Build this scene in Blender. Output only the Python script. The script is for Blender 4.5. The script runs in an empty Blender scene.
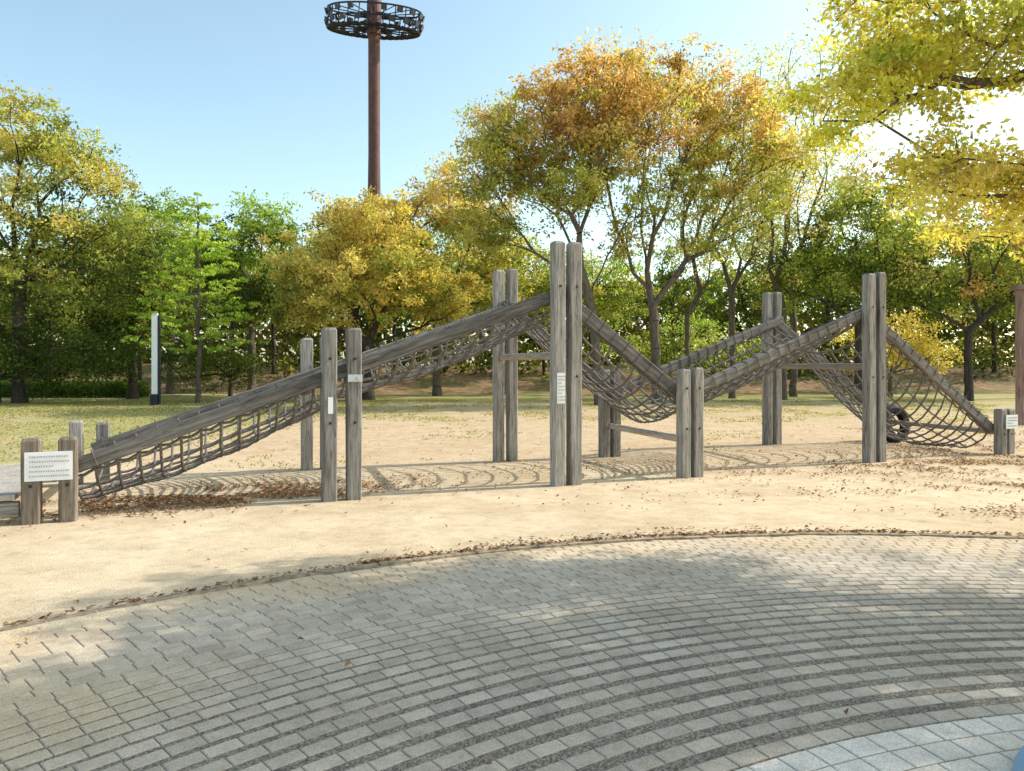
import bpy, math, random
import numpy as np
from mathutils import Vector, Matrix, noise

random.seed(7)
sc = bpy.context.scene
col = sc.collection
def smooth(a,b,x):
    t=min(1,max(0,(x-a)/(b-a))); return t*t*(3-2*t)

# ------------------------------------------------------------ materials
def new_mat(name):
    m=bpy.data.materials.new(name); m.use_nodes=True
    nt=m.node_tree; nt.nodes.clear()
    out=nt.nodes.new('ShaderNodeOutputMaterial')
    return m,nt,out
def N(nt,t,**kw):
    n=nt.nodes.new(t)
    for k,v in kw.items():
        setattr(n,k,v)
    return n
def ramp(nt,src,stops):
    r=nt.nodes.new('ShaderNodeValToRGB')
    e=r.color_ramp.elements
    while len(e)<len(stops): e.new(0.5)
    for i,(p,c) in enumerate(stops):
        e[i].position=p; e[i].color=(c[0],c[1],c[2],1)
    nt.links.new(src,r.inputs[0]); return r
def mixc(nt,a,b,fac,mode='MIX'):
    m=nt.nodes.new('ShaderNodeMix'); m.data_type='RGBA'; m.blend_type=mode
    for s,i in ((fac,0),(a,6),(b,7)):
        if isinstance(s,(int,float)): m.inputs[i].default_value=s
        elif isinstance(s,tuple): m.inputs[i].default_value=(s[0],s[1],s[2],1)
        else: nt.links.new(s,m.inputs[i])
    return m.outputs[2]
def math_n(nt,op,a,b=None,clamp=False):
    m=nt.nodes.new('ShaderNodeMath'); m.operation=op; m.use_clamp=clamp
    for s,i in ((a,0),(b,1)):
        if s is None: continue
        if isinstance(s,(int,float)): m.inputs[i].default_value=s
        else: nt.links.new(s,m.inputs[i])
    return m.outputs[0]
def mrange(nt,src,a,b,c=0.0,d=1.0):
    m=nt.nodes.new('ShaderNodeMapRange'); m.interpolation_type='SMOOTHSTEP'
    nt.links.new(src,m.inputs[0])
    m.inputs[1].default_value=a;m.inputs[2].default_value=b;m.inputs[3].default_value=c;m.inputs[4].default_value=d
    return m.outputs[0]
def bump(nt,h,strength,dist):
    b=nt.nodes.new('ShaderNodeBump'); b.inputs['Strength'].default_value=strength; b.inputs['Distance'].default_value=dist
    nt.links.new(h,b.inputs['Height']); return b.outputs[0]
def noise_n(nt,vec,scale,detail=4,rough=0.55):
    n=nt.nodes.new('ShaderNodeTexNoise'); n.inputs['Scale'].default_value=scale
    n.inputs['Detail'].default_value=detail; n.inputs['Roughness'].default_value=rough
    if vec is not None: nt.links.new(vec,n.inputs['Vector'])
    return n.outputs['Fac']
def pbsdf(nt,out,colr,rough=0.85,nrm=None,metal=0.0):
    p=nt.nodes.new('ShaderNodeBsdfPrincipled')
    if isinstance(colr,tuple): p.inputs['Base Color'].default_value=(colr[0],colr[1],colr[2],1)
    else: nt.links.new(colr,p.inputs['Base Color'])
    p.inputs['Roughness'].default_value=rough
    p.inputs['Metallic'].default_value=metal
    p.inputs['Specular IOR Level'].default_value=0.2
    if nrm is not None: nt.links.new(nrm,p.inputs['Normal'])
    nt.links.new(p.outputs[0],out.inputs[0]); return p

def wood_mat(name,c1,c2,c3,grain=1.0):
    m,nt,out=new_mat(name)
    tc=N(nt,'ShaderNodeTexCoord'); oi=N(nt,'ShaderNodeObjectInfo')
    mp=N(nt,'ShaderNodeMapping'); mp.inputs['Scale'].default_value=(1,1,0.07)
    nt.links.new(tc.outputs['Object'],mp.inputs[0])
    ad=N(nt,'ShaderNodeVectorMath',operation='ADD')
    nt.links.new(mp.outputs[0],ad.inputs[0])
    cmb=N(nt,'ShaderNodeCombineXYZ')
    r10=math_n(nt,'MULTIPLY',oi.outputs['Random'],17.0)
    for i in range(3): nt.links.new(r10,cmb.inputs[i])
    nt.links.new(cmb.outputs[0],ad.inputs[1])
    g=noise_n(nt,ad.outputs[0],28*grain,6,0.7)
    big=noise_n(nt,ad.outputs[0],5,3)
    cr=noise_n(nt,ad.outputs[0],60,2,0.5)
    a=ramp(nt,g,[(0.3,c3),(0.48,c1),(0.7,c2)])
    cc=mixc(nt,a.outputs[0],c3,mrange(nt,cr,0.6,0.68,0,0.75))
    tone=ramp(nt,big,[(0.3,(0.72,0.69,0.66)),(0.7,(1.15,1.13,1.1))])
    cc=mixc(nt,cc,tone.outputs[0],0.9,'MULTIPLY')
    rv=math_n(nt,'MULTIPLY_ADD',oi.outputs['Random'],0.4)
    rv.node.inputs[2].default_value=0.8
    cb=N(nt,'ShaderNodeCombineColor')
    for i in range(3): nt.links.new(rv,cb.inputs[i])
    cc=mixc(nt,cc,cb.outputs[0],1.0,'MULTIPLY')
    pbsdf(nt,out,cc,0.9,bump(nt,g,0.6,0.012))
    return m
M_post=wood_mat('weathered_grey_timber',(0.29,0.275,0.255),(0.45,0.43,0.405),(0.10,0.09,0.08))
M_rail=wood_mat('dark_weathered_timber',(0.15,0.14,0.132),(0.29,0.272,0.256),(0.048,0.043,0.04))
M_brown=wood_mat('brown_timber',(0.21,0.175,0.14),(0.31,0.27,0.225),(0.08,0.06,0.048))
M_redbrown=wood_mat('reddish_brown_timber',(0.25,0.17,0.14),(0.36,0.27,0.23),(0.09,0.06,0.05))
M_deck=wood_mat('pale_deck_timber',(0.48,0.44,0.40),(0.60,0.57,0.52),(0.22,0.19,0.16))
M_log=wood_mat('peeled_log',(0.38,0.33,0.28),(0.50,0.45,0.39),(0.16,0.13,0.10))

def simple_mat(name,c,rough=0.6,var=0.15,scale=20,metal=0.0,bmp=0.1):
    m,nt,out=new_mat(name)
    tc=N(nt,'ShaderNodeTexCoord')
    n=noise_n(nt,tc.outputs['Object'],scale,4)
    a=ramp(nt,n,[(0.3,tuple(x*(1-var) for x in c)),(0.7,tuple(min(1,x*(1+var)) for x in c))])
    pbsdf(nt,out,a.outputs[0],rough,bump(nt,n,bmp,0.01),metal)
    return m
M_rope=simple_mat('weathered_rope',(0.16,0.143,0.128),0.95,0.5,45,bmp=0.5)
M_white=simple_mat('white_board',(0.80,0.81,0.82),0.4,0.05,8)
M_ink=simple_mat('dark_ink',(0.26,0.25,0.26),0.7)
M_metal=simple_mat('galvanised_metal',(0.55,0.56,0.57),0.4,0.1,30,0.6)
M_rust=simple_mat('reddish_brown_steel',(0.12,0.058,0.05),0.55,0.25,2)
M_dark=simple_mat('dark_steel',(0.03,0.032,0.04),0.5,0.3,5)
M_lamp=simple_mat('floodlight_housing',(0.05,0.055,0.07),0.35,0.2,5,0.2)
M_rubber=simple_mat('blue_rubber',(0.27,0.41,0.54),0.5,0.12,30)
M_tyre=simple_mat('black_rubber',(0.025,0.025,0.027),0.75,0.3,30)

def bark_mat(name,c):
    m,nt,out=new_mat(name)
    tc=N(nt,'ShaderNodeTexCoord')
    mp=N(nt,'ShaderNodeMapping'); mp.inputs['Scale'].default_value=(1,1,0.25)
    nt.links.new(tc.outputs['Object'],mp.inputs[0])
    n=noise_n(nt,mp.outputs[0],9,6,0.7)
    a=ramp(nt,n,[(0.3,tuple(x*0.45 for x in c)),(0.7,tuple(x*1.5 for x in c))])
    pbsdf(nt,out,a.outputs[0],0.95,bump(nt,n,0.8,0.05)); return m
M_bark=bark_mat('bark_brown',(0.13,0.105,0.083))
M_barkd=bark_mat('bark_dark',(0.065,0.053,0.043))

def leaf_mat(name,trans=0.5):
    m,nt,out=new_mat(name)
    at=N(nt,'ShaderNodeAttribute',attribute_name='tint')
    d=N(nt,'ShaderNodeBsdfDiffuse'); t=N(nt,'ShaderNodeBsdfTranslucent')
    nt.links.new(at.outputs['Color'],d.inputs[0])
    c2=mixc(nt,at.outputs['Color'],(1.4,1.3,0.75),1.0,'MULTIPLY')
    nt.links.new(c2,t.inputs[0])
    mx=N(nt,'ShaderNodeMixShader'); mx.inputs[0].default_value=trans
    nt.links.new(d.outputs[0],mx.inputs[1]); nt.links.new(t.outputs[0],mx.inputs[2])
    nt.links.new(mx.outputs[0],out.inputs[0]); return m
M_leaf=leaf_mat('foliage',0.52)
M_dead=leaf_mat('fallen_leaf',0.1)

def ground_mat():
    m,nt,out=new_mat('sandy_ground')
    ge=N(nt,'ShaderNodeNewGeometry'); P=ge.outputs['Position']
    sx=N(nt,'ShaderNodeSeparateXYZ'); nt.links.new(P,sx.inputs[0])
    X,Y=sx.outputs[0],sx.outputs[1]
    n1=noise_n(nt,P,0.5,5,0.6); n2=noise_n(nt,P,5,7,0.72); n3=noise_n(nt,P,80,3,0.75); n4=noise_n(nt,P,0.16,4,0.6)
    n5=noise_n(nt,P,1.7,5,0.65)
    sand=ramp(nt,n1,[(0.3,(0.60,0.465,0.30)),(0.5,(0.69,0.55,0.38)),(0.72,(0.75,0.62,0.44))]).outputs[0]
    sand=mixc(nt,sand,ramp(nt,n2,[(0.3,(0.74,0.71,0.66)),(0.5,(0.97,0.97,0.96)),(0.8,(1.08,1.08,1.07))]).outputs[0],0.9,'MULTIPLY')
    sand=mixc(nt,sand,ramp(nt,n5,[(0.35,(0.84,0.82,0.79)),(0.6,(1.03,1.03,1.02))]).outputs[0],0.9,'MULTIPLY')
    sand=mixc(nt,sand,ramp(nt,n3,[(0.32,(0.62,0.60,0.58)),(0.55,(1.05,1.05,1.05))]).outputs[0],0.8,'MULTIPLY')
    soil=ramp(nt,n2,[(0.3,(0.34,0.215,0.12)),(0.7,(0.60,0.44,0.275))]).outputs[0]
    fm=mrange(nt,Y,10.5,15)
    fm=math_n(nt,'MULTIPLY',fm,mrange(nt,n5,0.3,0.6))
    base=mixc(nt,sand,soil,math_n(nt,'MULTIPLY',fm,0.8))
    grass=ramp(nt,n2,[(0.25,(0.15,0.165,0.05)),(0.5,(0.31,0.30,0.10)),(0.75,(0.50,0.42,0.20))]).outputs[0]
    a=math_n(nt,'MULTIPLY',mrange(nt,Y,14,30),0.68)
    b=math_n(nt,'MULTIPLY',mrange(nt,X,-4.5,-9.0),math_n(nt,'MULTIPLY',mrange(nt,Y,10.0,13.5),0.9))
    c=mrange(nt,Y,30,40)
    g=math_n(nt,'MAXIMUM',a,b); g=math_n(nt,'MAXIMUM',g,c)
    nn=math_n(nt,'ADD',math_n(nt,'MULTIPLY',n1,1.1),math_n(nt,'MULTIPLY',n4,1.1))
    g=math_n(nt,'ADD',g,math_n(nt,'SUBTRACT',nn,1.24))
    g=math_n(nt,'ADD',g,math_n(nt,'MULTIPLY',math_n(nt,'SUBTRACT',n2,0.5),1.4))
    g=math_n(nt,'ADD',g,math_n(nt,'MULTIPLY',math_n(nt,'SUBTRACT',n5,0.5),0.9))
    gm=mrange(nt,g,0.3,1.0)
    gm=math_n(nt,'MULTIPLY',gm,mrange(nt,Y,10,13))
    base=mixc(nt,base,grass,gm)
    h=math_n(nt,'ADD',n2,math_n(nt,'MULTIPLY',n3,0.35))
    pbsdf(nt,out,base,0.95,bump(nt,h,0.6,0.035)); return m
def litter_mat():
    m,nt,out=new_mat('leaf_litter_bank')
    ge=N(nt,'ShaderNodeNewGeometry'); P=ge.outputs['Position']
    n2=noise_n(nt,P,2.2,6,0.75); n1=noise_n(nt,P,0.25,4)
    a=ramp(nt,n2,[(0.3,(0.12,0.075,0.04)),(0.5,(0.27,0.17,0.09)),(0.7,(0.42,0.29,0.15))]).outputs[0]
    b=mixc(nt,a,(0.10,0.12,0.035),mrange(nt,n1,0.48,0.65,0,0.8))
    pbsdf(nt,out,b,0.95,bump(nt,n2,0.6,0.1)); return m
def paver_mat():
    m,nt,out=new_mat('granite_setts')
    ge=N(nt,'ShaderNodeNewGeometry'); P=ge.outputs['Position']
    at=N(nt,'ShaderNodeAttribute',attribute_name='tint')
    n=noise_n(nt,P,160,3,0.85); n2=noise_n(nt,P,1.3,5,0.6); n3=noise_n(nt,P,9,5,0.7)
    c=mixc(nt,at.outputs['Color'],ramp(nt,n,[(0.35,(0.56,0.55,0.54)),(0.6,(1.16,1.15,1.13))]).outputs[0],0.85,'MULTIPLY')
    c=mixc(nt,c,ramp(nt,n2,[(0.35,(0.86,0.84,0.81)),(0.65,(1.06,1.06,1.06))]).outputs[0],1,'MULTIPLY')
    c=mixc(nt,c,ramp(nt,n3,[(0.3,(0.78,0.76,0.73)),(0.55,(1.03,1.03,1.03))]).outputs[0],0.8,'MULTIPLY')
    pbsdf(nt,out,c,0.9,bump(nt,n,0.3,0.003)); return m
def bed_mat():
    m,nt,out=new_mat('dark_exposed_aggregate')
    ge=N(nt,'ShaderNodeNewGeometry'); P=ge.outputs['Position']
    v=N(nt,'ShaderNodeTexVoronoi'); v.inputs['Scale'].default_value=110; nt.links.new(P,v.inputs['Vector'])
    n2=noise_n(nt,P,1.6,5,0.6)
    c=ramp(nt,v.outputs['Color'],[(0.1,(0.10,0.088,0.074)),(0.5,(0.205,0.18,0.15)),(0.95,(0.38,0.335,0.28))]).outputs[0]
    c=mixc(nt,c,ramp(nt,n2,[(0.35,(0.85,0.82,0.78)),(0.68,(1.3,1.24,1.12))]).outputs[0],1,'MULTIPLY')
    pbsdf(nt,out,c,0.9,bump(nt,v.outputs['Distance'],0.4,0.004)); return m
M_ground=ground_mat(); M_litter=litter_mat(); M_paver=paver_mat(); M_bed=bed_mat()
M_kerb=simple_mat('kerb_stone',(0.30,0.235,0.165),0.95,0.45,15,bmp=0.5)

# ------------------------------------------------------------ mesh helpers
def mesh_np(name,verts,faces_flat,k,mat,tint=None):
    me=bpy.data.meshes.new(name)
    nv=len(verts); nf=len(faces_flat)//k
    me.vertices.add(nv); me.vertices.foreach_set('co',np.asarray(verts,dtype=np.float32).ravel())
    me.loops.add(nf*k); me.loops.foreach_set('vertex_index',np.asarray(faces_flat,dtype=np.int32))
    me.polygons.add(nf); me.polygons.foreach_set('loop_start',np.arange(0,nf*k,k,dtype=np.int32))
    me.polygons.foreach_set('loop_total',np.full(nf,k,dtype=np.int32))
    if tint is not None:
        a=me.attributes.new('tint','FLOAT_COLOR','POINT')
        t=np.ones((nv,4),dtype=np.float32); t[:,:3]=tint
        a.data.foreach_set('color',t.ravel())
    me.update(calc_edges=True); me.validate(); me.shade_flat()
    me.materials.append(mat)
    return me
def link(name,me,loc=None):
    o=bpy.data.objects.new(name,me); col.objects.link(o)
    if loc is not None: o.location=loc
    return o
def top_empty(name,loc,label,cat,group=None):
    e=bpy.data.objects.new(name,None); e.empty_display_size=0.3; e.location=loc; col.objects.link(e)
    e['label']=label; e['category']=cat
    if group: e['group']=group
    return e
def py_mesh(name,v,f,mat,smooth_sh=False):
    me=bpy.data.meshes.new(name); me.from_pydata([tuple(a) for a in v],[],f); me.update()
    me.materials.append(mat)
    if smooth_sh:
        for p in me.polygons: p.use_smooth=True
    return me
def add_box(v,f,c,h,R=None):
    b=len(v)
    for sx,sy,sz in ((-1,-1,-1),(1,-1,-1),(1,1,-1),(-1,1,-1),(-1,-1,1),(1,-1,1),(1,1,1),(-1,1,1)):
        p=Vector((sx*h[0],sy*h[1],sz*h[2]))
        if R is not None: p=R@p
        v.append(Vector(c)+p)
    for q in ((0,3,2,1),(4,5,6,7),(0,1,5,4),(1,2,6,5),(2,3,7,6),(3,0,4,7)): f.append(tuple(b+i for i in q))
def timber_mesh(name,w,d,L,mat,bev=0.014,topbev=0.03,segs=6,wob=0.003):
    v=[];f=[]
    def ring(z,hw,hd,b):
        i0=len(v)
        for x,y in ((-hw+b,-hd),(hw-b,-hd),(hw,-hd+b),(hw,hd-b),(hw-b,hd),(-hw+b,hd),(-hw,hd-b),(-hw,-hd+b)):
            v.append((x+random.uniform(-wob,wob),y+random.uniform(-wob,wob),z))
        return i0
    rs=[ring(0,w/2-0.006,d/2-0.006,bev)]
    for i in range(segs+1):
        rs.append(ring(0.008+(L-0.008-topbev)*i/segs,w/2,d/2,bev))
    rs.append(ring(L,w/2-topbev*0.6,d/2-topbev*0.6,bev))
    for a,b in zip(rs,rs[1:]):
        for k in range(8): f.append((a+k,a+(k+1)%8,b+(k+1)%8,b+k))
    f.append(tuple(rs[0]+k for k in reversed(range(8)))); f.append(tuple(rs[-1]+k for k in range(8)))
    return py_mesh(name,v,f,mat)
def round_mesh(name,r,L,mat,n=12,r2=None):
    v=[];f=[];r2=r2 or r
    zs=[(0,r*0.85),(0.015,r),(L*0.33,r*1.02),(L*0.66,r2*0.98),(L-0.015,r2),(L,r2*0.85)]
    for z,rr in zs:
        for k in range(n):
            a=2*math.pi*k/n; v.append((rr*math.cos(a),rr*math.sin(a),z))
    for i in range(len(zs)-1):
        for k in range(n): f.append((i*n+k,i*n+(k+1)%n,(i+1)*n+(k+1)%n,(i+1)*n+k))
    f.append(tuple(reversed(range(n)))); f.append(tuple((len(zs)-1)*n+k for k in range(n)))
    return py_mesh(name,v,f,mat)
def place_along(p,q,up=Vector((0,0,1))):
    p=Vector(p);q=Vector(q); z=(q-p).normalized()
    x=up.cross(z)
    if x.length<1e-3: x=Vector((1,0,0))
    x.normalize(); y=z.cross(x)
    M=Matrix((x,y,z)).transposed().to_4x4(); M.translation=p
    return M
def tube(v,f,pts,r,n=5,closed=False):
    pts=[Vector(p) for p in pts]; m=len(pts); i0=len(v)
    for i,p in enumerate(pts):
        if closed: t=pts[(i+1)%m]-pts[i-1]
        else: t=pts[min(i+1,m-1)]-pts[max(i-1,0)]
        t.normalize(); a=Vector((0,0,1)) if abs(t.z)<0.9 else Vector((1,0,0))
        x=t.cross(a).normalized(); y=t.cross(x)
        for k in range(n):
            an=2*math.pi*k/n; v.append(p+x*(r*math.cos(an))+y*(r*math.sin(an)))
    for i in range(m if closed else m-1):
        j=(i+1)%m
        for k in range(n): f.append((i0+i*n+k,i0+i*n+(k+1)%n,i0+j*n+(k+1)%n,i0+j*n+k))
    if not closed:
        f.append(tuple(i0+k for k in reversed(range(n)))); f.append(tuple(i0+(m-1)*n+k for k in range(n)))
def knot(v,f,p,r):
    i0=len(v); p=Vector(p)
    for d in ((1,0,0),(0,1,0),(-1,0,0),(0,-1,0),(0,0,1),(0,0,-1)): v.append(p+Vector(d)*r)
    for a in range(4):
        f.append((i0+a,i0+(a+1)%4,i0+4)); f.append((i0+(a+1)%4,i0+a,i0+5))

# ------------------------------------------------------------ ground & setting
S=900
me=py_mesh('ground',[(-S,-S,0),(S,-S,0),(S,S,0),(-S,S,0)],[(0,1,2,3)],M_ground)
o=link('ground',me); o['kind']='structure'
def bank_h(x,y):
    return smooth(49,62,y)*1.9+noise.noise(Vector((x*0.08,y*0.08,3)))*0.6*smooth(48,53,y)
v=[];f=[];nx,ny=90,16
for j in range(ny+1):
    for i in range(nx+1):
        x=-90+180*i/nx; y=46.5+50*j/ny
        v.append((x,y,-0.06+bank_h(x,y)+0.02*j))
for j in range(ny):
    for i in range(nx):
        a=j*(nx+1)+i; f.append((a,a+1,a+nx+2,a+nx+1))
o=link('embankment',py_mesh('embankment',v,f,M_litter,True)); o['kind']='structure'

CX,CY=3.2,-1.55; R0=8.75
v=[(CX,CY,0.004)];f=[];n=160
for k in range(n):
    a=2*math.pi*k/n; v.append((CX+R0*math.cos(a),CY+R0*math.sin(a),0.004))
for k in range(n): f.append((0,1+k,1+(k+1)%n))
o=link('plaza_bed',py_mesh('plaza_bed',v,f,M_bed)); o['kind']='structure'
pv=[];pf=[];pc=[]
sandc=np.array((0.68,0.54,0.37))
def block(r1,r2,a1,a2,colr,zt):
    rm=(r1+r2)/2; b=0.005
    i0=len(pv); dz=random.uniform(-0.0008,0.0008)
    for (rr1,rr2,e,z) in ((r1,r2,0,0.002),(r1,r2,0,zt-0.003),(r1+b,r2-b,b/rm,zt)):
        for (rr,aa) in ((rr1,a1+e),(rr2,a1+e),(rr2,a2-e),(rr1,a2-e)):
            pv.append((CX+rr*math.cos(aa),CY+rr*math.sin(aa),z+dz)); pc.append(colr)
    for q in ((8,9,10,11),(1,0,4,5),(2,1,5,6),(3,2,6,7),(0,3,7,4),(5,4,8,9),(6,5,9,10),(7,6,10,11),(4,7,11,8)):
        pf.append(tuple(i0+i for i in q))
r=8.68; row=0
while r>2.2:
    if r>5.25:
        depth=0.086
        t=min(1,max(0,(7.6-r)/1.8))
        gap=0.006+0.062*t
    elif r>5.1:
        depth=0.09; gap=0.014
    else: depth=0.13; gap=0.007
    L=0.158
    nb=int(2*math.pi*r/L); off=(row%2)*0.5+random.uniform(-0.05,0.05)
    r1=r-depth
    for k in range(nb):
        a1=2*math.pi*(k+off)/nb; a2=2*math.pi*(k+1+off)/nb
        g=0.006/r
        am=(a1+a2)/2; px=CX+r*math.cos(am); py=CY+r*math.sin(am)
        if py<-1 and r>5: continue
        br=random.gauss(1,0.07)
        if r>5.15: c=np.array((0.54,0.465,0.375))*br
        else: c=np.array((0.78,0.715,0.63))*random.gauss(1,0.035)
        s=smooth(8.0,8.8,r+noise.noise(Vector((px*1.1,py*1.1,0)))*0.9)*0.85
        s=max(s, smooth(-1.3,-3.0,px+noise.noise(Vector((px,py,4)))*1.3)*0.9)
        c=c*(1-s)+sandc*s*0.95
        block(r1,r,a1+g/2,a2-g/2,tuple(np.clip(c,0.03,0.85)),0.0090)
    r=r1-gap; row+=1
pv=np.array(pv); pff=np.array(pf).ravel()
o=link('paving',mesh_np('paving',pv,pff,4,M_paver,np.array(pc))); o['kind']='structure'
v=[];f=[];n=190
for k in range(n):
    a1=2*math.pi*(k+0.02)/n; a2=2*math.pi*(k+0.98)/n; i0=len(v); zz=0.024+random.uniform(-.003,.005)
    for rr,z in ((8.70,-0.02),(8.705,zz),(8.775,zz+0.002),(8.78,-0.02)):
        v.append((CX+rr*math.cos(a1),CY+rr*math.sin(a1),z)); v.append((CX+rr*math.cos(a2),CY+rr*math.sin(a2),z))
    for q in ((0,1,3,2),(2,3,5,4),(4,5,7,6),(0,2,4,6),(1,7,5,3)): f.append(tuple(i0+i for i in q))
o=link('kerb',py_mesh('kerb',v,f,M_kerb)); o['kind']='structure'
v=[];f=[];n=1000;t0,t1=0.55,2.95
for k in range(n+1):
    a=t0+(t1-t0)*k/n
    w_=smooth(2.2,2.5,a)
    nz=noise.noise(Vector((a*6,1,0)))*(0.07+0.3*w_)+noise.noise(Vector((a*30,2,0)))*(0.05+0.12*w_)+noise.noise(Vector((a*110,3,0)))*(0.03+0.05*w_)
    inner=8.68-0.40*w_+nz; up=0.012*w_
    for rr,z in ((inner,0.007),(inner+0.06,0.0135),(inner*0.5+8.80*0.5,0.0165+up*0.8),(max(inner+0.08,8.80),0.0195+up),(9.1,0.012+up),(9.6,-0.004)):
        v.append((CX+rr*math.cos(a),CY+rr*math.sin(a),z+0.005*noise.noise(Vector((a*45,rr*8,0)))))
for k in range(n):
    for j in range(5): f.append((k*6+j,k*6+j+1,(k+1)*6+j+1,(k+1)*6+j))
me=py_mesh('sand_verge',v,f,M_ground,True)
o=link('sand_verge',me); o['kind']='structure'

# ------------------------------------------------------------ rope net bridge
U=Vector((0.913,0.408,0)).normalized(); Vp=Vector((-U.y,U.x,0))
st={
 'A':((-4.86,7.84),(-5.95,10.50),0.88,0.165),
 'B':((-2.10,9.17),(-3.15,12.0),2.12,0.15),
 'C':((0.75,10.37),(-0.12,13.1),3.36,0.128),
 'D':((2.66,11.14),(1.80,13.75),1.62,0.115),
 'E':((6.30,12.96),(5.60,16.05),3.28,0.125),
 'F':((9.38,14.20),(8.50,17.0),0.86,0.11)}
base=Vector((2.2,11.9,0))
bridge=top_empty('rope_net_climbing_bridge',base,'long weathered timber climbing frame with sagging rope nets on sandy ground','playground equipment')
def add_part(name,me,M,parent=bridge,ploc=base):
    o=bpy.data.objects.new(name,me); col.objects.link(o)
    o.parent=parent; o.matrix_parent_inverse=Matrix.Translation(ploc).inverted()
    o.matrix_basis=M
    return o
def upright(x,y,z=0,yaw=None):
    M=Matrix((U,Vp,Vector((0,0,1)))).transposed().to_4x4()
    if yaw: M=M@Matrix.Rotation(yaw,4,'Z')
    M.translation=Vector((x,y,z)); return M
W=0.168
for k,(fr,bk,h,hs) in st.items():
    for side,(x,y) in (('f',fr),('b',bk)):
        for sgn in (-1,1):
            hh=h+random.uniform(-0.02,0.025)
            mat=M_brown if (k=='A' and side=='f') else M_post
            me=timber_mesh('post',W*random.uniform(.97,1.03),W,hh+0.2,mat)
            add_part('post',me,upright(x+U.x*hs*sgn,y+U.y*hs*sgn,-0.2,random.uniform(-.02,.02)))
inn=Vp*0.165
def fp(k,z,du=0.0): x,y=st[k][0]; return Vector((x,y,z))+inn+U*du
def bp(k,z,du=0.0): x,y=st[k][1]; return Vector((x,y,z))-inn+U*du
bays=[('A','B',0.50,1.62,0.52),('B','C',1.62,2.72,0.44),('C','D',2.72,1.12,0.42),('D','E',1.20,2.66,0.42),('E','F',2.66,0.42,0.80)]
spans=[('A','C',0.50,2.72,0.05,0.12),('C','D',2.74,1.10,-0.12,0.1),('D','E',1.18,2.68,-0.1,0.12),('E','F',2.68,0.42,-0.12,-0.05)]
for a,b,z1,z2,d1,d2 in spans:
    for fn in (fp,bp):
        p=fn(a,z1,d1);q=fn(b,z2,d2)
        L=(q-p).length
        hd=0.19 if a=='C' else 0.16
        add_part('rail',timber_mesh('rail',0.12,hd,L,M_rail,0.012,0.02,10,0.002),place_along(p,q))
def rail_pt(fn,a,b,z1,z2,s):
    return fn(a,z1).lerp(fn(b,z2),s)
for a,b,z1,z2,sag in bays:
    v=[];f=[]
    Ln=(fp(b,z2)-fp(a,z1)).length
    ns=max(7,int(Ln/0.245)); nt_=10
    ph=random.uniform(0,6)
    def P(s,t):
        p=rail_pt(fp,a,b,z1,z2,s).lerp(rail_pt(bp,a,b,z1,z2,s),t)
        w=(1-(2*t-1)**2)
        sg=sag*(0.85+0.3*math.sin(math.pi*s))
        if b=='F': sg=sag*(0.7+0.6*math.sin(math.pi*min(1,s*1.1)))
        z=p.z-sg*(w**0.62)-0.05
        z+=0.014*math.sin(s*23+t*9+ph)*w
        p+=U*(0.015*math.sin(t*17+s*7+ph)*w)+Vp*(0.015*math.sin(s*19+ph)*w)
        p.z=max(z,0.05+0.02*math.sin(s*30+t*13)); return p
    smin=0.06 if a=='A' else 0.03; smax=0.95 if b=='F' else 0.97
    for i in range(ns+1):
        s=smin+(smax-smin)*i/ns
        pts=[]
        for j in range(nt_*2+1):
            t=j/(nt_*2); q=P(s,t)
            if j%2: q.z-=0.010
            pts.append(q)
        tube(v,f,pts,0.018,5)
        for fn in (fp,bp):
            c=rail_pt(fn,a,b,z1,z2,s)
            tt=(fn(b,z2)-fn(a,z1)).normalized(); sx=Vp; sy=tt.cross(sx).normalized()
            hh_=0.101 if a=='C' else 0.086
            ring=[c+sx*(0.068*x)+sy*(hh_*y) for x,y in ((-1,-1),(0,-1.03),(1,-1),(1.03,0),(1,1),(0,1.03),(-1,1),(-1.03,0))]
            tube(v,f,ring,0.008,5,True)
    for j in range(0,nt_+1):
        t=j/nt_
        if j in(0,nt_): t=0.012 if j==0 else 0.988
        pts=[]
        for i in range(ns*2+1):
            s=smin+(smax-smin)*i/(ns*2); q=P(s,t)
            if i%2: q.z-=0.012 if 0<j<nt_ else 0.03
            else: knot(v,f,q,0.034)
            pts.append(q)
        tube(v,f,pts,0.018,5)
    add_part('climbing_net',py_mesh('climbing_net',v,f,M_rope,False),Matrix.Identity(4))
for k,z,r_,du in (('C',1.80,0.055,-0.10),('D',0.55,0.055,-0.02),('E',1.66,0.055,0.0),('A',0.40,0.05,0.15),('F',0.42,0.05,-0.12)):
    x,y=st[k][0]; x2,y2=st[k][1]
    p=Vector((x,y,z))+U*du+Vp*0.09; q=Vector((x2,y2,z+0.02))+U*du-Vp*0.09
    add_part('cross_log',round_mesh('cross_log',r_,(q-p).length,M_log),place_along(p,q))
v=[];f=[]
ax,ay=st['A'][0]; org=Vector((ax,ay,0))-U*0.30
Rm=Matrix((U,Vp,Vector((0,0,1)))).transposed()
for i in range(14):
    add_box(v,f,org+U*(-0.085-0.17*i)+Vp*1.40+Vector((0,0,0.285+random.uniform(-.004,.004))),(0.078,1.45,0.028),Rm)
add_part('deck',py_mesh('deck',v,f,M_deck),Matrix.Identity(4))
for off in (0.05,2.74):
    p=org+Vp*off+U*0.02+Vector((0,0,0.15)); q=p-U*2.4
    add_part('deck_beam',timber_mesh('deck_beam',0.08,0.17,2.4,M_post),place_along(p,q))
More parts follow.
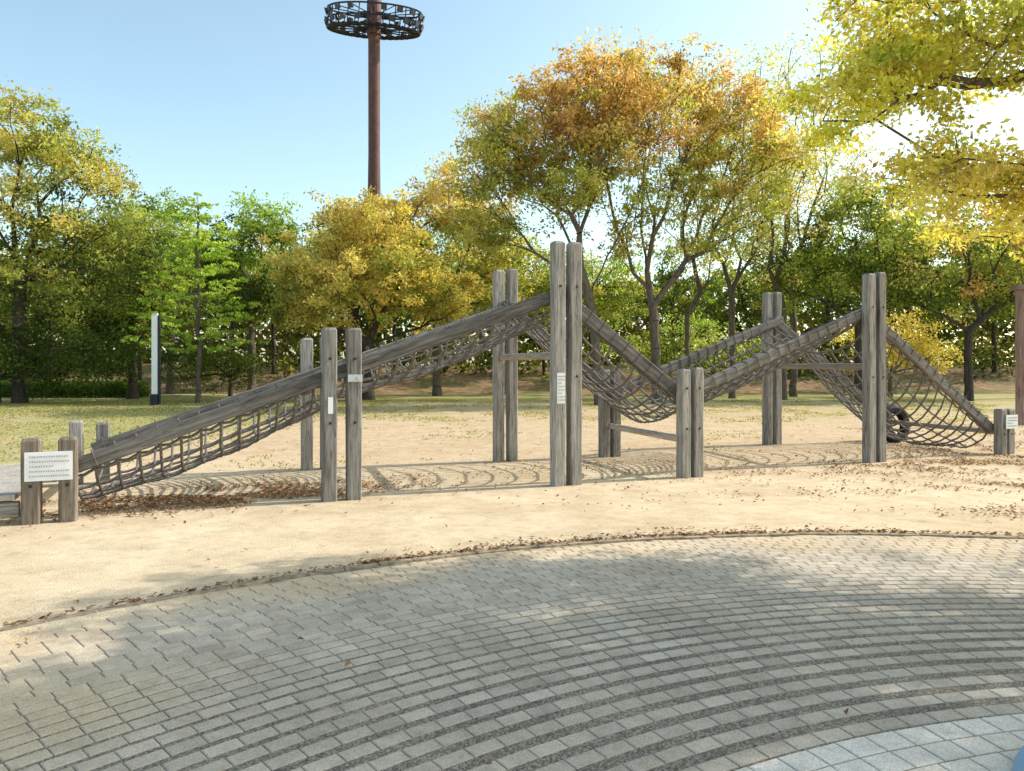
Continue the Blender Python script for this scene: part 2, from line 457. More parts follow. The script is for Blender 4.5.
def board(cx,cy,cz,w,h,rows,ff_=0.3):
    M=upright(cx,cy,cz)
    v=[];f=[]; add_box(v,f,(0,0,0),(w/2,0.006,h/2))
    b=add_part('notice_board',py_mesh('notice_board',v,f,M_white),M)
    b['label']='small white notice board with rows of dark lettering'
    v=[];f=[]; rng=random.Random(3)
    for r_ in range(rows):
        z=h/2-(r_+1)*h/(rows+1); x=-w*0.40
        end=w*(0.42 if r_%3!=2 else 0.1)
        ch=h/(rows+1)*ff_+0.004
        while x<end:
            cw=ch*rng.uniform(0.6,0.95)
            for s_ in range(2): add_box(v,f,(x+cw/2,-0.0085,z+(s_-0.5)*ch*0.5),(cw/2,0.001,ch*0.07))
            add_box(v,f,(x+cw*rng.uniform(.3,.7),-0.0095,z),(ch*0.08,0.0015,ch*0.45))
            x+=cw*1.45
    l=bpy.data.objects.new('lettering',py_mesh('lettering',v,f,M_ink)); col.objects.link(l); l.parent=b
fa=Vector((-4.86,7.84,0))-Vp*(W/2+0.012)
board(fa.x,fa.y,0.60,0.43,0.30,5)
fc=Vector((0.75,10.37,0))-Vp*(W/2+0.012)-U*0.128
board(fc.x,fc.y,1.35,0.12,0.42,8)
ff=Vector((9.38,14.2,0))-Vp*(W/2+0.012)
board(ff.x+0.05,ff.y,0.62,0.34,0.26,4)
v=[];f=[]
fb=Vector((-2.10,9.17,0))-Vp*(W/2+0.008)
add_box(v,f,fb+U*0.15+Vector((0,0,1.50)),(0.088,0.006,0.045),Rm)
add_box(v,f,fb+U*0.19-Vp*0.012+Vector((0.0,0,1.50)),(0.02,0.012,0.02),Rm)
add_part('bracket',py_mesh('bracket',v,f,M_metal),Matrix.Identity(4))
v=[];f=[]
add_box(v,f,fb-U*0.15+Vector((0,0,1.17)),(0.03,0.004,0.10),Rm)
add_part('number_plate',py_mesh('number_plate',v,f,M_white),Matrix.Identity(4))
bm_v=[];bm_f=[]; add_box(bm_v,bm_f,(0,0,0),(0.014,0.010,0.014)); boltm=py_mesh('bolt_head',bm_v,bm_f,M_dark)
for k in 'ABCDEF':
    for sgn in (-1,1):
        for z in (st[k][2]*0.45,st[k][2]*0.82):
            if k in 'AF' and z>0.5: continue
            if k=='C' and sgn<0 and z<2: continue
            p=Vector((st[k][0][0],st[k][0][1],0))+U*(st[k][3]*sgn)-Vp*(W/2)
            add_part('bolt_head',boltm,upright(p.x,p.y,z))

# ------------------------------------------------------------ other items
loc=Vector((14.82,21.7,0))
e=top_empty('play_tower_post',loc,'tall reddish brown timber post with cap and side boards','playground equipment')
add_part('post',timber_mesh('post',0.22,0.22,3.95,M_redbrown,0.03,0.03),Matrix.Translation(loc),e,loc)
add_part('cap',timber_mesh('cap',0.42,0.42,0.14,M_redbrown,0.03,0.05),Matrix.Translation(loc+Vector((0,0,3.93))),e,loc)
for z in (0.95,1.25,2.6):
    p=loc+Vector((0.1,-0.2,z)); q=p+Vector((3.0,0.6,0))
    add_part('side_board',timber_mesh('side_board',0.07,0.16,(q-p).length,M_log),place_along(p,q),e,loc)
v=[];f=[];n=32;prof=[(0.25,-.06),(0.27,-.09),(0.36,-.10),(0.41,-.075),(0.425,0),(0.41,.075),(0.36,.10),(0.27,.09),(0.25,.06),(0.27,.05),(0.34,0),(0.27,-.05)]
m_=len(prof)
for k in range(n):
    a=2*math.pi*k/n
    for rr,y in prof: 
        g=0.012 if (rr>0.4 and k%2) else 0
        v.append(((rr-g)*math.cos(a),y,(rr-g)*math.sin(a)))
for k in range(n):
    for j in range(m_): f.append((k*m_+j,k*m_+(j+1)%m_,((k+1)%n)*m_+(j+1)%m_,((k+1)%n)*m_+j))
o=link('tyre',py_mesh('tyre',v,f,M_tyre),(8.45,16.5,0.40)); o.rotation_euler=(-0.12,0,0.35)
o['label']='black rubber tyre standing on edge beside the low timber posts'; o['category']='tyre'
v=[];f=[];n=36;m_=12;Rr=0.40
for j in range(m_+1):
    a=math.pi/2*j/m_
    for k in range(n):
        t=2*math.pi*k/n; v.append((Rr*math.cos(a)*math.cos(t),Rr*math.cos(a)*math.sin(t),0.010+0.18*math.sin(a)))
for j in range(m_):
    for k in range(n): f.append((j*n+k,j*n+(k+1)%n,(j+1)*n+(k+1)%n,(j+1)*n+k))
o=link('play_dome',py_mesh('play_dome',v,f,M_rubber,True),(2.33,2.75,0)); o['label']='low pale blue rubber dome set on white paving'; o['category']='playground equipment'
loc=Vector((-16.3,34,0))
e=top_empty('sign_post',loc,'slender white vertical sign panel with a dark side pole','sign')
v=[];f=[]; add_box(v,f,(0,0,2.35),(0.13,0.05,1.85)); add_part('panel',py_mesh('panel',v,f,M_white),Matrix.Translation(loc),e,loc)
add_part('pole',round_mesh('pole',0.06,4.1,M_dark),Matrix.Translation(loc+Vector((0.2,0.02,0))),e,loc)
v=[];f=[]; add_box(v,f,(0,0,0.25),(0.16,0.12,0.25)); add_part('plinth',py_mesh('plinth',v,f,M_dark),Matrix.Translation(loc),e,loc)

loc=Vector((-14.8,80,0))
e=top_empty('floodlight_tower',loc,'very tall reddish brown steel mast with a dark ring of floodlights','floodlight')
add_part('mast',round_mesh('mast',0.80,37.5,M_rust,20,0.64),Matrix.Translation(loc),e,loc)
add_part('mast_head',round_mesh('mast_head',0.78,6.5,M_rust,20,0.78),Matrix.Translation(loc+Vector((0,0,37.5))),e,loc)
v=[];f=[]; FY=0.36
for rr,zs in ((5.0,(38.0,39.0,40.2)),(4.0,(38.0,)),(1.9,(38.1,39.7))):
    for z in zs:
        tube(v,f,[(rr*math.cos(2*math.pi*k/32),FY*rr*math.sin(2*math.pi*k/32),z) for k in range(32)],0.10,5,True)
for k in range(24):
    a=2*math.pi*k/24; c,s=math.cos(a),math.sin(a)*FY
    tube(v,f,[(5.0*c,5.0*s,38.0),(5.0*c,5.0*s,40.2)],0.06,4)
    if k%2==0:
        tube(v,f,[(0.8*c,0.8*s,38.1),(5.0*c,5.0*s,38.0)],0.08,4)
        tube(v,f,[(0.8*c,0.8*s,39.7),(5.0*c,5.0*s,40.2)],0.06,4)
for k in range(40):
    a=2*math.pi*k/40; c,s=math.cos(a),math.sin(a)*FY
    add_box(v,f,(4.5*c,4.5*s,38.03),(0.5,0.22,0.03),Matrix.Rotation(a,3,'Z'))
T_head=Matrix.Translation(loc+Vector((0,0,39)))@Matrix.Rotation(math.radians(4.0),4,'Y')@Matrix.Translation(Vector((0,0,-39)))
add_part('ring_platform',py_mesh('ring_platform',v,f,M_dark),T_head,e,loc)
v=[];f=[]; add_box(v,f,(0,0,0),(0.12,0.24,0.22)); add_box(v,f,(0.16,0,0),(0.05,0.30,0.28)); lm=py_mesh('lamp',v,f,M_lamp)
for k in range(36):
    a=2*math.pi*(k+0.5)/36
    if abs(math.cos(a))<0.2: continue
    M=T_head@Matrix.Translation(Vector((5.1*math.cos(a),FY*5.5*math.sin(a),39.75-1.1*(k%2))))@Matrix.Rotation(a,4,'Z')@Matrix.Rotation(0.3,4,'Y')
    add_part('lamp',lm,M,e,loc)

# ------------------------------------------------------------ leaves / trees
def leaf_mesh(name,C,size,colors,mat,rng,upb=0.5,asp=0.5):
    n=len(C)
    nrm=rng.normal(size=(n,3)); nrm[:,2]+=upb; nrm/=np.linalg.norm(nrm,axis=1)[:,None]
    r=rng.normal(size=(n,3)); u=np.cross(nrm,r); u/=np.linalg.norm(u,axis=1)[:,None]+1e-9
    w=np.cross(nrm,u)
    s=(size*rng.uniform(0.6,1.35,n))[:,None]
    V=np.empty((n,4,3)); fold=nrm*s*0.12
    V[:,0]=C-u*s*0.5; V[:,1]=C+w*s*asp*0.5+fold; V[:,2]=C+u*s*0.5; V[:,3]=C-w*s*asp*0.5+fold
    idx=np.arange(n*4)
    return mesh_np(name,V.reshape(-1,3),idx,4,mat,np.repeat(colors,4,axis=0))

def make_tree(name,label,base,trunk_h,trunk_r,lobes,lo,hi,leaf,npc,seed,lean=(0,0),bark=None,csig=0.75,clusters=None,group=None,rmin=0.02,vari=0.22,pexp=0.58,plw=0.55,flat=0.65):
    rng=np.random.default_rng(seed); rnd=random.Random(seed)
    base=Vector(base)
    cl=[]
    if clusters: cl=[Vector(c) for c in clusters]; cs=[csig]*len(cl)
    else:
        cs=[]
        for (x,y,z,rx,rz,nc) in lobes:
            for _ in range(nc):
                d=rng.normal(size=3); d/=np.linalg.norm(d); q=rnd.random()**0.42
                cl.append(Vector((x+d[0]*rx*q,y+d[1]*rx*q,z+d[2]*rz*q))); cs.append(csig*rnd.uniform(.7,1.3))
    pos=[Vector((0,0,-0.1))];par=[-1];pl=[0.0]
    nst=max(3,int(trunk_h/0.6))
    for i in range(1,nst+1):
        t=i/nst
        p=Vector((lean[0]*t**1.3,lean[1]*t**1.3,trunk_h*t))+Vector((rnd.uniform(-1,1),rnd.uniform(-1,1),0))*trunk_h*0.01
        pos.append(p);par.append(i-1);pl.append(0.0)
    top=pos[-1].copy(); nstart=max(1,int(nst*0.6))
    order=sorted(range(len(cl)),key=lambda i:(cl[i]-top).length)
    tips=[]
    for i in order:
        q=cl[i]; best=None;bc=1e9
        for k in range(nstart,len(pos)):
            dd=q-pos[k]; d=dd.length
            c=d+plw*pl[k]+(0.9*(-dd.z) if dd.z<0 else 0)
            if c<bc: bc=c;best=k
        p=pos[best]; d=(q-p).length; ns=max(1,int(d/0.7)); prev=best
        ctrl=p.lerp(q,0.5)+Vector((rnd.gauss(0,.06)*d,rnd.gauss(0,.06)*d,0.09*d+rnd.gauss(0,.04)*d))
        for j in range(1,ns+1):
            t=j/ns
            w=p*((1-t)**2)+ctrl*(2*t*(1-t))+q*(t*t)
            w+=Vector((rnd.gauss(0,.025),rnd.gauss(0,.025),rnd.gauss(0,.025)))*min(1,d*0.3)
            pos.append(w);par.append(prev);pl.append(pl[prev]+d/ns);prev=len(pos)-1
        tips.append(prev)
    cnt=[0]*len(pos)
    for t in tips:
        k=t
        while k>=0: cnt[k]+=1;k=par[k]
    tot=max(1,cnt[0])
    rad=[max(rmin,trunk_r*(c/tot)**pexp) for c in cnt]
    for k in range(nst+1): rad[k]=max(rad[k],trunk_r*(1-0.4*k/nst)*(1 if k<nst*0.7 else 0.8))
    rad[0]=trunk_r*1.35; rad[1]=trunk_r*1.08
    v=[];f=[]
    for k in range(1,len(pos)):
        a=pos[par[k]];b=pos[k]; t=(b-a)
        if t.length<1e-4: continue
        t.normalize(); aa=Vector((0,0,1)) if abs(t.z)<0.9 else Vector((1,0,0))
        x=t.cross(aa).normalized();y=t.cross(x); i0=len(v)
        ra=min(rad[par[k]],rad[k]*1.35) if k>nst else rad[par[k]]
        nn=7 if rad[k]>0.05 else 4
        for (c,rr) in ((a,ra),(b,rad[k])):
            for j in range(nn):
                an=2*math.pi*j/nn; v.append(c+x*(rr*math.cos(an))+y*(rr*math.sin(an)))
        for j in range(nn): f.append((i0+j,i0+(j+1)%nn,i0+nn+(j+1)%nn,i0+nn+j))
    e=top_empty(name,base,label,'tree' if name!='shrub' else 'shrub',group)
    me=py_mesh('trunk',v,f,bark or M_bark,True)
    tr=bpy.data.objects.new('trunk',me); col.objects.link(tr); tr.parent=e
    zmin=min(c.z for c in cl);zmax=max(c.z for c in cl)
    CC=[];KK=[]
    for c,s in zip(cl,cs):
        h=(c.z-zmin)/max(0.01,zmax-zmin)
        nl=int(npc*rnd.uniform(0.6,1.4))
        if nl<3: continue
        nsub=max(3,int(6*s/0.75))
        sub=rng.normal(size=(nsub,3))*s*np.array((0.75,0.75,0.75*flat))
        ch=rng.integers(0,nsub,nl)
        pts=sub[ch]+rng.normal(size=(nl,3))*s*np.array((0.38,0.38,0.38*flat))
        pts+=np.array(c)
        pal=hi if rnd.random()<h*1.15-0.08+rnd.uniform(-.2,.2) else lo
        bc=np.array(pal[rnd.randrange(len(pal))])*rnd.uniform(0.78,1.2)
        k2=np.array(pal[rnd.randrange(len(pal))])
        subb=rng.uniform(0.75,1.25,nsub)[ch][:,None]
        mixv=rng.uniform(0,0.5,nl)[:,None]
        colr=(bc*(1-mixv)+k2*mixv)*subb*np.clip(rng.normal(1,vari,nl),0.4,1.7)[:,None]
        CC.append(pts);KK.append(colr)
    C=np.concatenate(CC);K=np.clip(np.concatenate(KK),0.005,0.72)
    keep=C[:,2]+base.z>0.15; C=C[keep];K=K[keep]
    me=leaf_mesh('crown',C,leaf,K,M_leaf,rng)
    cr=bpy.data.objects.new('crown',me); col.objects.link(cr); cr.parent=e
    return e
DG=[(0.07,0.105,0.03),(0.09,0.13,0.035),(0.11,0.155,0.04)]
MG=[(0.21,0.29,0.06),(0.26,0.34,0.065),(0.17,0.24,0.055)]
BG=[(0.40,0.56,0.10),(0.48,0.62,0.12),(0.32,0.48,0.09)]
YO=[(0.64,0.53,0.18),(0.54,0.47,0.15),(0.68,0.56,0.19),(0.57,0.52,0.16)]
OR=[(0.70,0.44,0.19),(0.62,0.42,0.18),(0.57,0.45,0.18),(0.72,0.50,0.25)]
OL=[(0.38,0.42,0.11),(0.45,0.47,0.13),(0.31,0.36,0.095)]
YG=[(0.68,0.66,0.12),(0.58,0.61,0.12),(0.72,0.65,0.13),(0.48,0.55,0.10)]
PG=[(0.52,0.57,0.24),(0.57,0.57,0.25),(0.46,0.52,0.21)]
GO=[(0.56,0.49,0.16),(0.50,0.50,0.15)]

T='broadleaf_tree'
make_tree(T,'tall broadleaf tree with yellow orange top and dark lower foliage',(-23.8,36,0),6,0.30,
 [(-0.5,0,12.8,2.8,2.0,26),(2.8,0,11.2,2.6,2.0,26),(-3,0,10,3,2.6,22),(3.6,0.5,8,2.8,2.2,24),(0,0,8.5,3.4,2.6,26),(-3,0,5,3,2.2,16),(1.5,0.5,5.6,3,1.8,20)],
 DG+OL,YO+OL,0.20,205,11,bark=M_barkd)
make_tree(T,'dense dark green tree by a clipped hedge',(-20.9,41,0),4,0.25,
 [(0,0,8.0,3.0,2.8,28),(-1.5,-1,4.5,3.4,2.4,26),(1.5,0,5,2.6,2.2,20)],DG,OL+MG,0.20,220,12,bark=M_barkd)
make_tree('shrub','dark rounded evergreen shrub at the lawn edge',(-24.5,35.5,0),1.2,0.12,
 [(0,0,2.3,3.2,1.7,28),(4,1,2.0,2.4,1.4,18),(-4,0,2.5,3,1.8,16)],DG,DG,0.17,230,13,bark=M_barkd)
make_tree('shrub','dark rounded evergreen shrub beneath trees',(-17.0,45,0),1.2,0.12,
 [(0,0,1.6,2.6,1.1,14),(-3,1,2.2,2.4,1.3,14)],DG,DG+MG,0.17,210,14,bark=M_barkd)
cl=[];rr=random.Random(5)
for lv in range(12):
    z=2.4+7.2*lv/11; R=2.7*(1-lv/11.9)**0.7+0.15
    nb=7 if lv<9 else 4
    for k in range(nb):
        a=2*math.pi*k/nb+rr.uniform(-.4,.4)
        for q in ((0.35,0.6,0.85,1.08) if R>1.2 else (0.5,1.0,)):
            cl.append((R*q*math.cos(a),R*q*math.sin(a),z+R*q*0.20+rr.uniform(-.05,.05)))
cl.append((0,0,10.2))
make_tree('young_conical_tree','slender conical young tree with bright light green foliage',(-15.4,36.5,0),9.6,0.11,None,BG,BG,0.15,50,15,clusters=cl,csig=0.20,rmin=0.012,flat=0.4)
make_tree(T,'bright green leafy tree above dark undergrowth',(-16.8,48,0.0),6,0.26,
 [(0,0,10.5,3.4,2.4,28),(3,0,8.6,2.6,2.2,18),(-3,0,8.4,2.6,2.4,18),(0,0,6,3,2,16)],DG+MG,BG+MG,0.24,200,16)
make_tree(T,'green broadleaf tree with feathery light top',(-22.9,50,0.0),6,0.26,
 [(0,0,10.4,3.2,2.6,28),(-2,0,7,3,2.2,16),(3,0,7.5,2.4,2.2,16)],DG,BG+MG,0.24,190,17)
make_tree(T,'broad rounded tree with dense yellow olive foliage',(-7.7,40,0),3,0.30,
 [(0,0,9.2,3.1,2.1,46),(-2.6,0,7.0,2.7,2.3,42),(2.6,0,7.1,2.8,2.4,42),(0,-1.4,6.0,3.2,2.4,42),(4.2,0,5.2,1.7,1.7,20),(-3.2,-.6,4.8,1.8,1.3,18)],
 YO+OL,YO,0.20,240,18,bark=M_barkd,csig=0.58)
make_tree(T,'tree with thinning orange and olive leaves',(-4.6,46,0),6,0.26,
 [(0,0,12.0,2.9,2.4,34),(2.8,0,10.2,2.6,2.3,30),(-2.2,0,9.8,2.4,2.0,22),(3.6,0,7.2,2.5,2.2,26)],OL+YO,YO+OR,0.22,185,19)
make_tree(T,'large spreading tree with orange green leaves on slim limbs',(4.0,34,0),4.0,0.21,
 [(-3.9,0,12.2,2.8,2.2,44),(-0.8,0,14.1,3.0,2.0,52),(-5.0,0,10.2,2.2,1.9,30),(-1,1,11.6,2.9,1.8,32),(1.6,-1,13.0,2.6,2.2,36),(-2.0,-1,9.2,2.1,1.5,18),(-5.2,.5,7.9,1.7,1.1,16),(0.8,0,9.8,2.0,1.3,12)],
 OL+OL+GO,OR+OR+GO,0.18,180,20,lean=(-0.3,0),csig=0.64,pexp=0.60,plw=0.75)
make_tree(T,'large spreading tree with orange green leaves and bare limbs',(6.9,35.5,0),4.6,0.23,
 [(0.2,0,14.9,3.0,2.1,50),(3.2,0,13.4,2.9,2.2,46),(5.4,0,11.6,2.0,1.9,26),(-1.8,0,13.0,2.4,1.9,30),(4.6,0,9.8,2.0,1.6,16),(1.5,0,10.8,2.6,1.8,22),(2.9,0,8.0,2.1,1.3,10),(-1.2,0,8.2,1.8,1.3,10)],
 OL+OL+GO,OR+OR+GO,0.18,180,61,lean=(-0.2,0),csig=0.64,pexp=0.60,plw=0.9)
make_tree(T,'airy tree with thin pale green new leaves',(12.4,42,0),6,0.18,
 [(0,0,15,3.2,3.4,40),(1.5,0,10.5,3,2.4,26),(-1.5,0,10,2.4,2.2,20)],PG+OL,PG,0.17,80,22,csig=0.8,rmin=0.022,plw=0.75)
make_tree(T,'thin pale trunked tree with few new leaves',(14.6,40,0),5,0.15,
 [(0,0,12,2.2,3.0,30),(-1,0,8.5,1.8,1.8,10)],PG+OL,PG,0.16,50,52,csig=0.7,rmin=0.022,plw=0.75)
make_tree(T,'thin pale trunked tree with few new leaves',(10.6,45,0),5,0.15,
 [(0,0,12.5,2.4,3.0,26),(1,0,8.5,1.8,1.8,10)],PG+GO,PG,0.16,55,53,csig=0.7,rmin=0.02,plw=0.75)
make_tree(T,'airy tall tree with pale yellow green leaves',(17,45,0),8,0.20,
 [(0,0,18,4.2,3.4,54),(-1,0,13.5,3.8,2.6,38),(3,0,13,3,2.4,26),(0,0,9,3,2,16)],PG+OR,PG,0.19,95,23,csig=0.85,rmin=0.024,plw=0.75)
make_tree(T,'broad dark evergreen tree with several trunks',(18.6,40,0),4,0.22,
 [(0,0,8.8,3.6,2.2,32),(-3,0,6.8,2.6,1.8,18),(3,0,7.0,3.0,2.0,22),(0,0,10.6,2.4,1.4,14)],DG+MG,MG+OL,0.20,200,24,bark=M_barkd)
make_tree(T,'broad evergreen tree with orange tinted sprays',(23.6,38.5,0),3.6,0.2,
 [(0,0,7.8,3.4,2.0,28),(3,0,6.4,3,1.9,20),(-3.2,0,5.6,2.0,1.3,12)],DG+OL,MG+OR,0.19,200,25,bark=M_barkd)
make_tree(T,'dark green tree at the edge of the wood',(29.5,42,0),4,0.3,
 [(0,0,10,4.2,3.0,36),(-2,0,6.4,3.6,2.2,24)],DG,MG+OR,0.21,200,26,bark=M_barkd)
make_tree('shrub','yellow leafed shrub beneath the trees',(22.6,44.5,0),1.4,0.12,
 [(0,0,3.6,2.2,1.6,20),(1.8,0,2.6,1.8,1.2,12)],YO,YO,0.18,200,27)
make_tree(T,'green tree behind bare limbs',(-0.6,50,0.0),5,0.26,
 [(0,0,8.4,3.8,2.8,30),(4,0,7.6,3.2,2.6,28),(8,0,7.0,3.0,2.4,24),(-3,0,6.4,2.8,2.2,16)],MG+OL,MG+YO+BG,0.23,190,28)
make_tree('shrub','light green shrub on the leafy bank',(12,48,0.0),1.4,0.12,
 [(0,0,3.2,3.0,1.9,20),(4,0,2.8,2.4,1.6,14),(-4,0,3.4,2.6,1.8,16)],MG+OL,BG+PG,0.2,180,29)
K9=0.87
def sc9(L): return [(x*K9,y*K9,1.6+(z-1.6)*K9,rx*K9,rz*K9,n) for x,y,z,rx,rz,n in L]
make_tree(T,'near tree with bright yellow green leaves on long branches',(8.5,7.13,0),1.9,0.15,
 sc9([(-6.0,0.1,4.6,0.75,0.45,19),(-5.5,0,5.3,0.9,0.5,22),(-4.6,0,4.95,0.95,0.4,20),(-5.2,0,3.95,0.65,0.3,14),(-4.3,0,3.7,0.8,0.35,17),(-4.1,-.2,5.6,1.0,.4,18),(-4.2,0.1,3.15,0.4,0.15,7),
  (-2.8,-.5,5.2,1.4,0.9,34),(-1.4,-.6,6.0,1.8,0.9,34),(-2.6,-1.1,6.6,1.4,.7,26),(0,-.6,6.4,1.9,0.9,28),(1.5,-.4,5.6,1.9,1.0,26),(-1,-1.8,5.2,1.4,0.9,24)]),
 YG+YO,YG,0.064,205,33,lean=(-0.7,-.1),csig=0.27,rmin=0.005,flat=0.5,plw=0.3)
make_tree(T,'near leafy tree shading the circular paving',(8.6,5.0,0),3.0,0.25,
 [(-2.5,.1,6.5,1.2,.6,20),(-2.0,.3,6.6,1.5,.7,26),(-1.0,-.2,6.0,1.6,.8,32),(-.6,1.0,7,1.5,.7,26),(-2.7,1.2,6.4,1.0,.5,22),(1,0,6,1.7,.8,28),(1.1,1.4,6.2,1.4,.7,18),(2.4,-.8,6,1.3,.7,10)],
 YG,YG,0.13,145,31,csig=0.32,rmin=0.008)

def make_proto(seed,lo,hi,x,y):
    return make_tree('woodland_tree','slim woodland tree with dark lower leaves',(x,y,bank_h(x,y)-0.1),7,0.18,
     [(0,0,9.5,2.8,2.4,20),(1.5,0,7,2.4,2,12),(-1.5,0,6.5,2.2,2,10),(0,0,12,2,1.6,8)],lo,hi,0.30,100,seed,bark=M_barkd,group='trees of the wood behind the lawn')
protos=[make_proto(41,DG,MG+OL,-27,54),make_proto(42,DG+OL,OL+YO,-12,55),make_proto(43,DG+MG,MG+BG,33,54)]
rr=random.Random(9)
spots=[(-34,55),(-19,57),(-6,58),(-10,62),(2,57),(7,60),(12,56),(19,55),(25,57),(29,60),(38,58),(-31,60),(-24,62),(-40,58),(16,62),(23,64),(44,60),(-15,64),(34,64)]
for i,(x,y) in enumerate(spots):
    src=protos[i%3]; x+=rr.uniform(-1,1)
    s=rr.uniform(0.8,1.05)
    if 0<x<22: s*=0.72
    c=src.copy(); c.location=(x,y,bank_h(x,y)-0.1); c.rotation_euler=(0,0,rr.uniform(0,6.28)); c.scale=(s,s,s); col.objects.link(c)
    for ch in src.children:
        cc=ch.copy(); col.objects.link(cc); cc.parent=c
rng=np.random.default_rng(77)
n=36000
x=rng.uniform(-75,75,n); y=rng.uniform(66,75,n)
hh=np.array([9.8-2.2*math.exp(-((a-8)/12)**2)+2.2*noise.noise(Vector((a*0.16,0,1)))+1.0*noise.noise(Vector((a*0.6,b*0.3,5))) for a,b in zip(x,y)])
z=1.8+rng.uniform(0,1,n)**0.8*hh
tone=np.array([noise.noise(Vector((a*0.3,b*0.3,c*0.4))) for a,b,c in zip(x,y,z)])
hue=np.array([noise.noise(Vector((a*0.12,c*0.1,9))) for a,c in zip(x,z)])
c0=np.array((0.07,0.10,0.032));c1=np.array((0.34,0.38,0.10));c2=np.array((0.42,0.34,0.11))
t1_=np.clip(0.4+tone*1.1+rng.normal(0,.15,n),0,1)[:,None]; t2_=np.clip(0.5+hue*2,0,1)[:,None]
K=c0+((c1*(1-t2_)+c2*t2_)-c0)*t1_
o=link('far_wood',leaf_mesh('far_wood',np.stack([x,y,z],1),0.85,K,M_leaf,rng)); o['kind']='stuff'; o['label']='distant mass of dark green woodland'; o['category']='wood'
n=22000
x=rng.uniform(-60,60,n); y=rng.uniform(55,64,n)
keep=np.array([noise.noise(Vector((a*0.15,b*0.2,2)))>0.0 for a,b in zip(x,y)]); x=x[keep];y=y[keep];n=len(x)
z=np.array([bank_h(a,b) for a,b in zip(x,y)])+rng.uniform(0,1,n)**1.3*2.4
tn=np.array([noise.noise(Vector((a*0.4,b*0.4,2))) for a,b in zip(x,y)])[:,None]
K=(np.array((0.10,0.13,0.04))+np.clip(tn,0,1)*np.array((0.4,0.35,0.08)))*np.clip(rng.normal(1,.35,n),.3,2)[:,None]
o=link('undergrowth',leaf_mesh('undergrowth',np.stack([x,y,z],1),0.42,K,M_leaf,rng)); o['kind']='stuff'; o['label']='dark undergrowth shrubs on the leafy bank'; o['category']='shrubs'
n=16000
x=rng.uniform(-34,-21.2,n); y=rng.uniform(42.6,43.8,n); z=rng.uniform(0.05,0.95,n)
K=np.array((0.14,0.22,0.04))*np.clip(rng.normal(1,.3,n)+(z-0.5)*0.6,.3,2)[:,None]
o=link('hedge',leaf_mesh('hedge',np.stack([x,y,z],1),0.16,K,M_leaf,rng)); o['label']='low clipped green hedge along the lawn edge'; o['category']='hedge'

# fallen leaves
pts=[]
def patch(cx,cy,sx,sy,n,rot=0.42):
    a=rng.normal(size=(n,2))*np.array((sx,sy)); c,s=math.cos(rot),math.sin(rot)
    q=np.stack([cx+a[:,0]*c-a[:,1]*s,cy+a[:,0]*s+a[:,1]*c],1)
    kp=np.array([noise.noise(Vector((u_*1.6,v_*1.6,3)))+0.5*noise.noise(Vector((u_*5,v_*5,3)))>-0.12 for u_,v_ in q])
    pts.append(q[kp])
patch(-3.9,9.15,1.2,0.42,7500); patch(-3.2,10.0,1.1,0.5,2000); patch(1.5,12.3,1.8,0.6,900)
patch(4.6,11.9,1.6,0.4,900); patch(7.9,12.6,1.7,0.6,4200); patch(7.6,10.3,1.0,0.28,1500,0.1); patch(6.4,8.3,0.9,0.25,900,0.0); patch(9,15,1.6,0.7,2600)
patch(4.0,9.6,1.6,0.3,300,0.2); patch(0,9.5,7,2.2,260,0.3); patch(2,18,12,5,1800,0)
for th0,th1,n_,w in ((1.5,2.1,800,0.035),(2.05,2.45,230,0.04),(1.0,1.5,320,0.05),(1.5,2.1,300,0.16)):
    a=rng.uniform(th0,th1,n_); r_=8.80+np.abs(rng.normal(size=n_))*w-0.03
    pts.append(np.stack([CX+r_*np.cos(a),CY+r_*np.sin(a)],1))
n_=30; pts.append(np.stack([rng.uniform(-3,6,n_),rng.uniform(2.5,7.5,n_)],1))
P2=np.concatenate(pts); n=len(P2)
Z=rng.uniform(0.010,0.026,n)
inside=np.hypot(P2[:,0]-CX,P2[:,1]-CY)<9.3; Z[inside]+=0.014
pal=np.array([(0.30,0.18,0.10),(0.38,0.24,0.13),(0.24,0.15,0.09),(0.46,0.32,0.17),(0.34,0.15,0.08)])
K=pal[rng.integers(0,5,n)]*rng.uniform(0.6,1.25,n)[:,None]
o=link('fallen_leaves',leaf_mesh('fallen_leaves',np.stack([P2[:,0],P2[:,1],Z],1),0.045,K,M_dead,rng,3.0,0.55)); o['kind']='stuff'; o['label']='scattered brown fallen leaves on sand and paving'; o['category']='leaves'

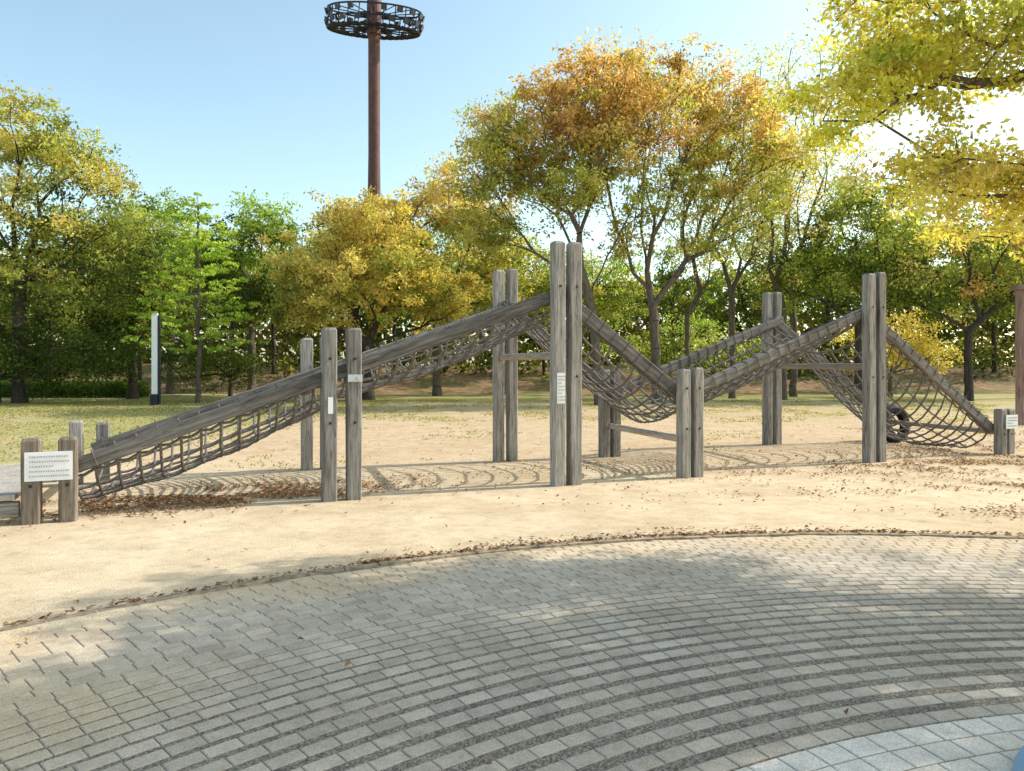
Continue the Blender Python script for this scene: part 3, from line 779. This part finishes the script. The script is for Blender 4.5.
n=90000
x=rng.uniform(-26,22,n); y=10.5+rng.uniform(0,1,n)**0.8*30
m=np.array([ (0.72 if (a<-6.0 and b>11.2) else 0.0)+0.50*smooth(15,28,b)+1.4*noise.noise(Vector((a*0.35,b*0.35,8)))+0.7*noise.noise(Vector((a*1.8,b*1.8,8))) for a,b in zip(x,y)])
keep=(m>0.55); x=x[keep];y=y[keep];n=len(x)
h=rng.uniform(0.02,0.045,n); a=rng.uniform(0,6.28,n); w=0.012+0.0006*y
V=np.empty((n,3,3)); V[:,0]=np.stack([x-w*np.cos(a),y-w*np.sin(a),np.zeros(n)],1); V[:,1]=np.stack([x+w*np.cos(a),y+w*np.sin(a),np.zeros(n)],1)
V[:,2]=np.stack([x+rng.normal(0,.03,n),y+rng.normal(0,.03,n),h],1)
pal=np.array([(0.26,0.30,0.09),(0.37,0.35,0.13),(0.49,0.42,0.21),(0.30,0.32,0.10)])
K=np.repeat(pal[rng.integers(0,4,n)]*rng.uniform(.7,1.2,n)[:,None],3,axis=0)
o=link('grass',mesh_np('grass',V.reshape(-1,3),np.arange(n*3),3,M_leaf,K)); o['kind']='stuff'; o['label']='patchy short lawn grass'; o['category']='grass'

# ------------------------------------------------------------ light, world, camera
sun_el=math.radians(38.5); az=math.atan2(0.95,0.31)
sd=Vector((math.sin(az)*math.cos(sun_el),math.cos(az)*math.cos(sun_el),math.sin(sun_el)))
l=bpy.data.lights.new('sun','SUN'); l.energy=5.0; l.angle=math.radians(0.53); l.color=(1.0,0.94,0.85)
lo_=bpy.data.objects.new('sun',l); col.objects.link(lo_); lo_.rotation_euler=sd.to_track_quat('Z','Y').to_euler(); lo_.location=sd*60
w=bpy.data.worlds.new('World'); sc.world=w; w.use_nodes=True
nt=w.node_tree; bg=nt.nodes['Background']
sk=nt.nodes.new('ShaderNodeTexSky'); sk.sky_type='NISHITA'; sk.sun_disc=False
sk.sun_elevation=sun_el; sk.sun_rotation=az; sk.air_density=1.0; sk.dust_density=1.6; sk.ozone_density=1.0
tint=mixc(nt,sk.outputs[0],(1.09,1.11,0.93),1.0,'MULTIPLY')
nt.links.new(tint,bg.inputs[0]); bg.inputs[1].default_value=0.285
cam=bpy.data.cameras.new('camera'); co=bpy.data.objects.new('camera',cam); col.objects.link(co)
co.location=(0,0,1.6); co.rotation_euler=(math.radians(90),0,0)
cam.sensor_width=36; cam.lens=745/1024*36; cam.shift_y=-15.5/1024; cam.clip_end=2000
sc.camera=co
sc.view_settings.view_transform='Standard'; sc.view_settings.look='None'; sc.view_settings.exposure=0
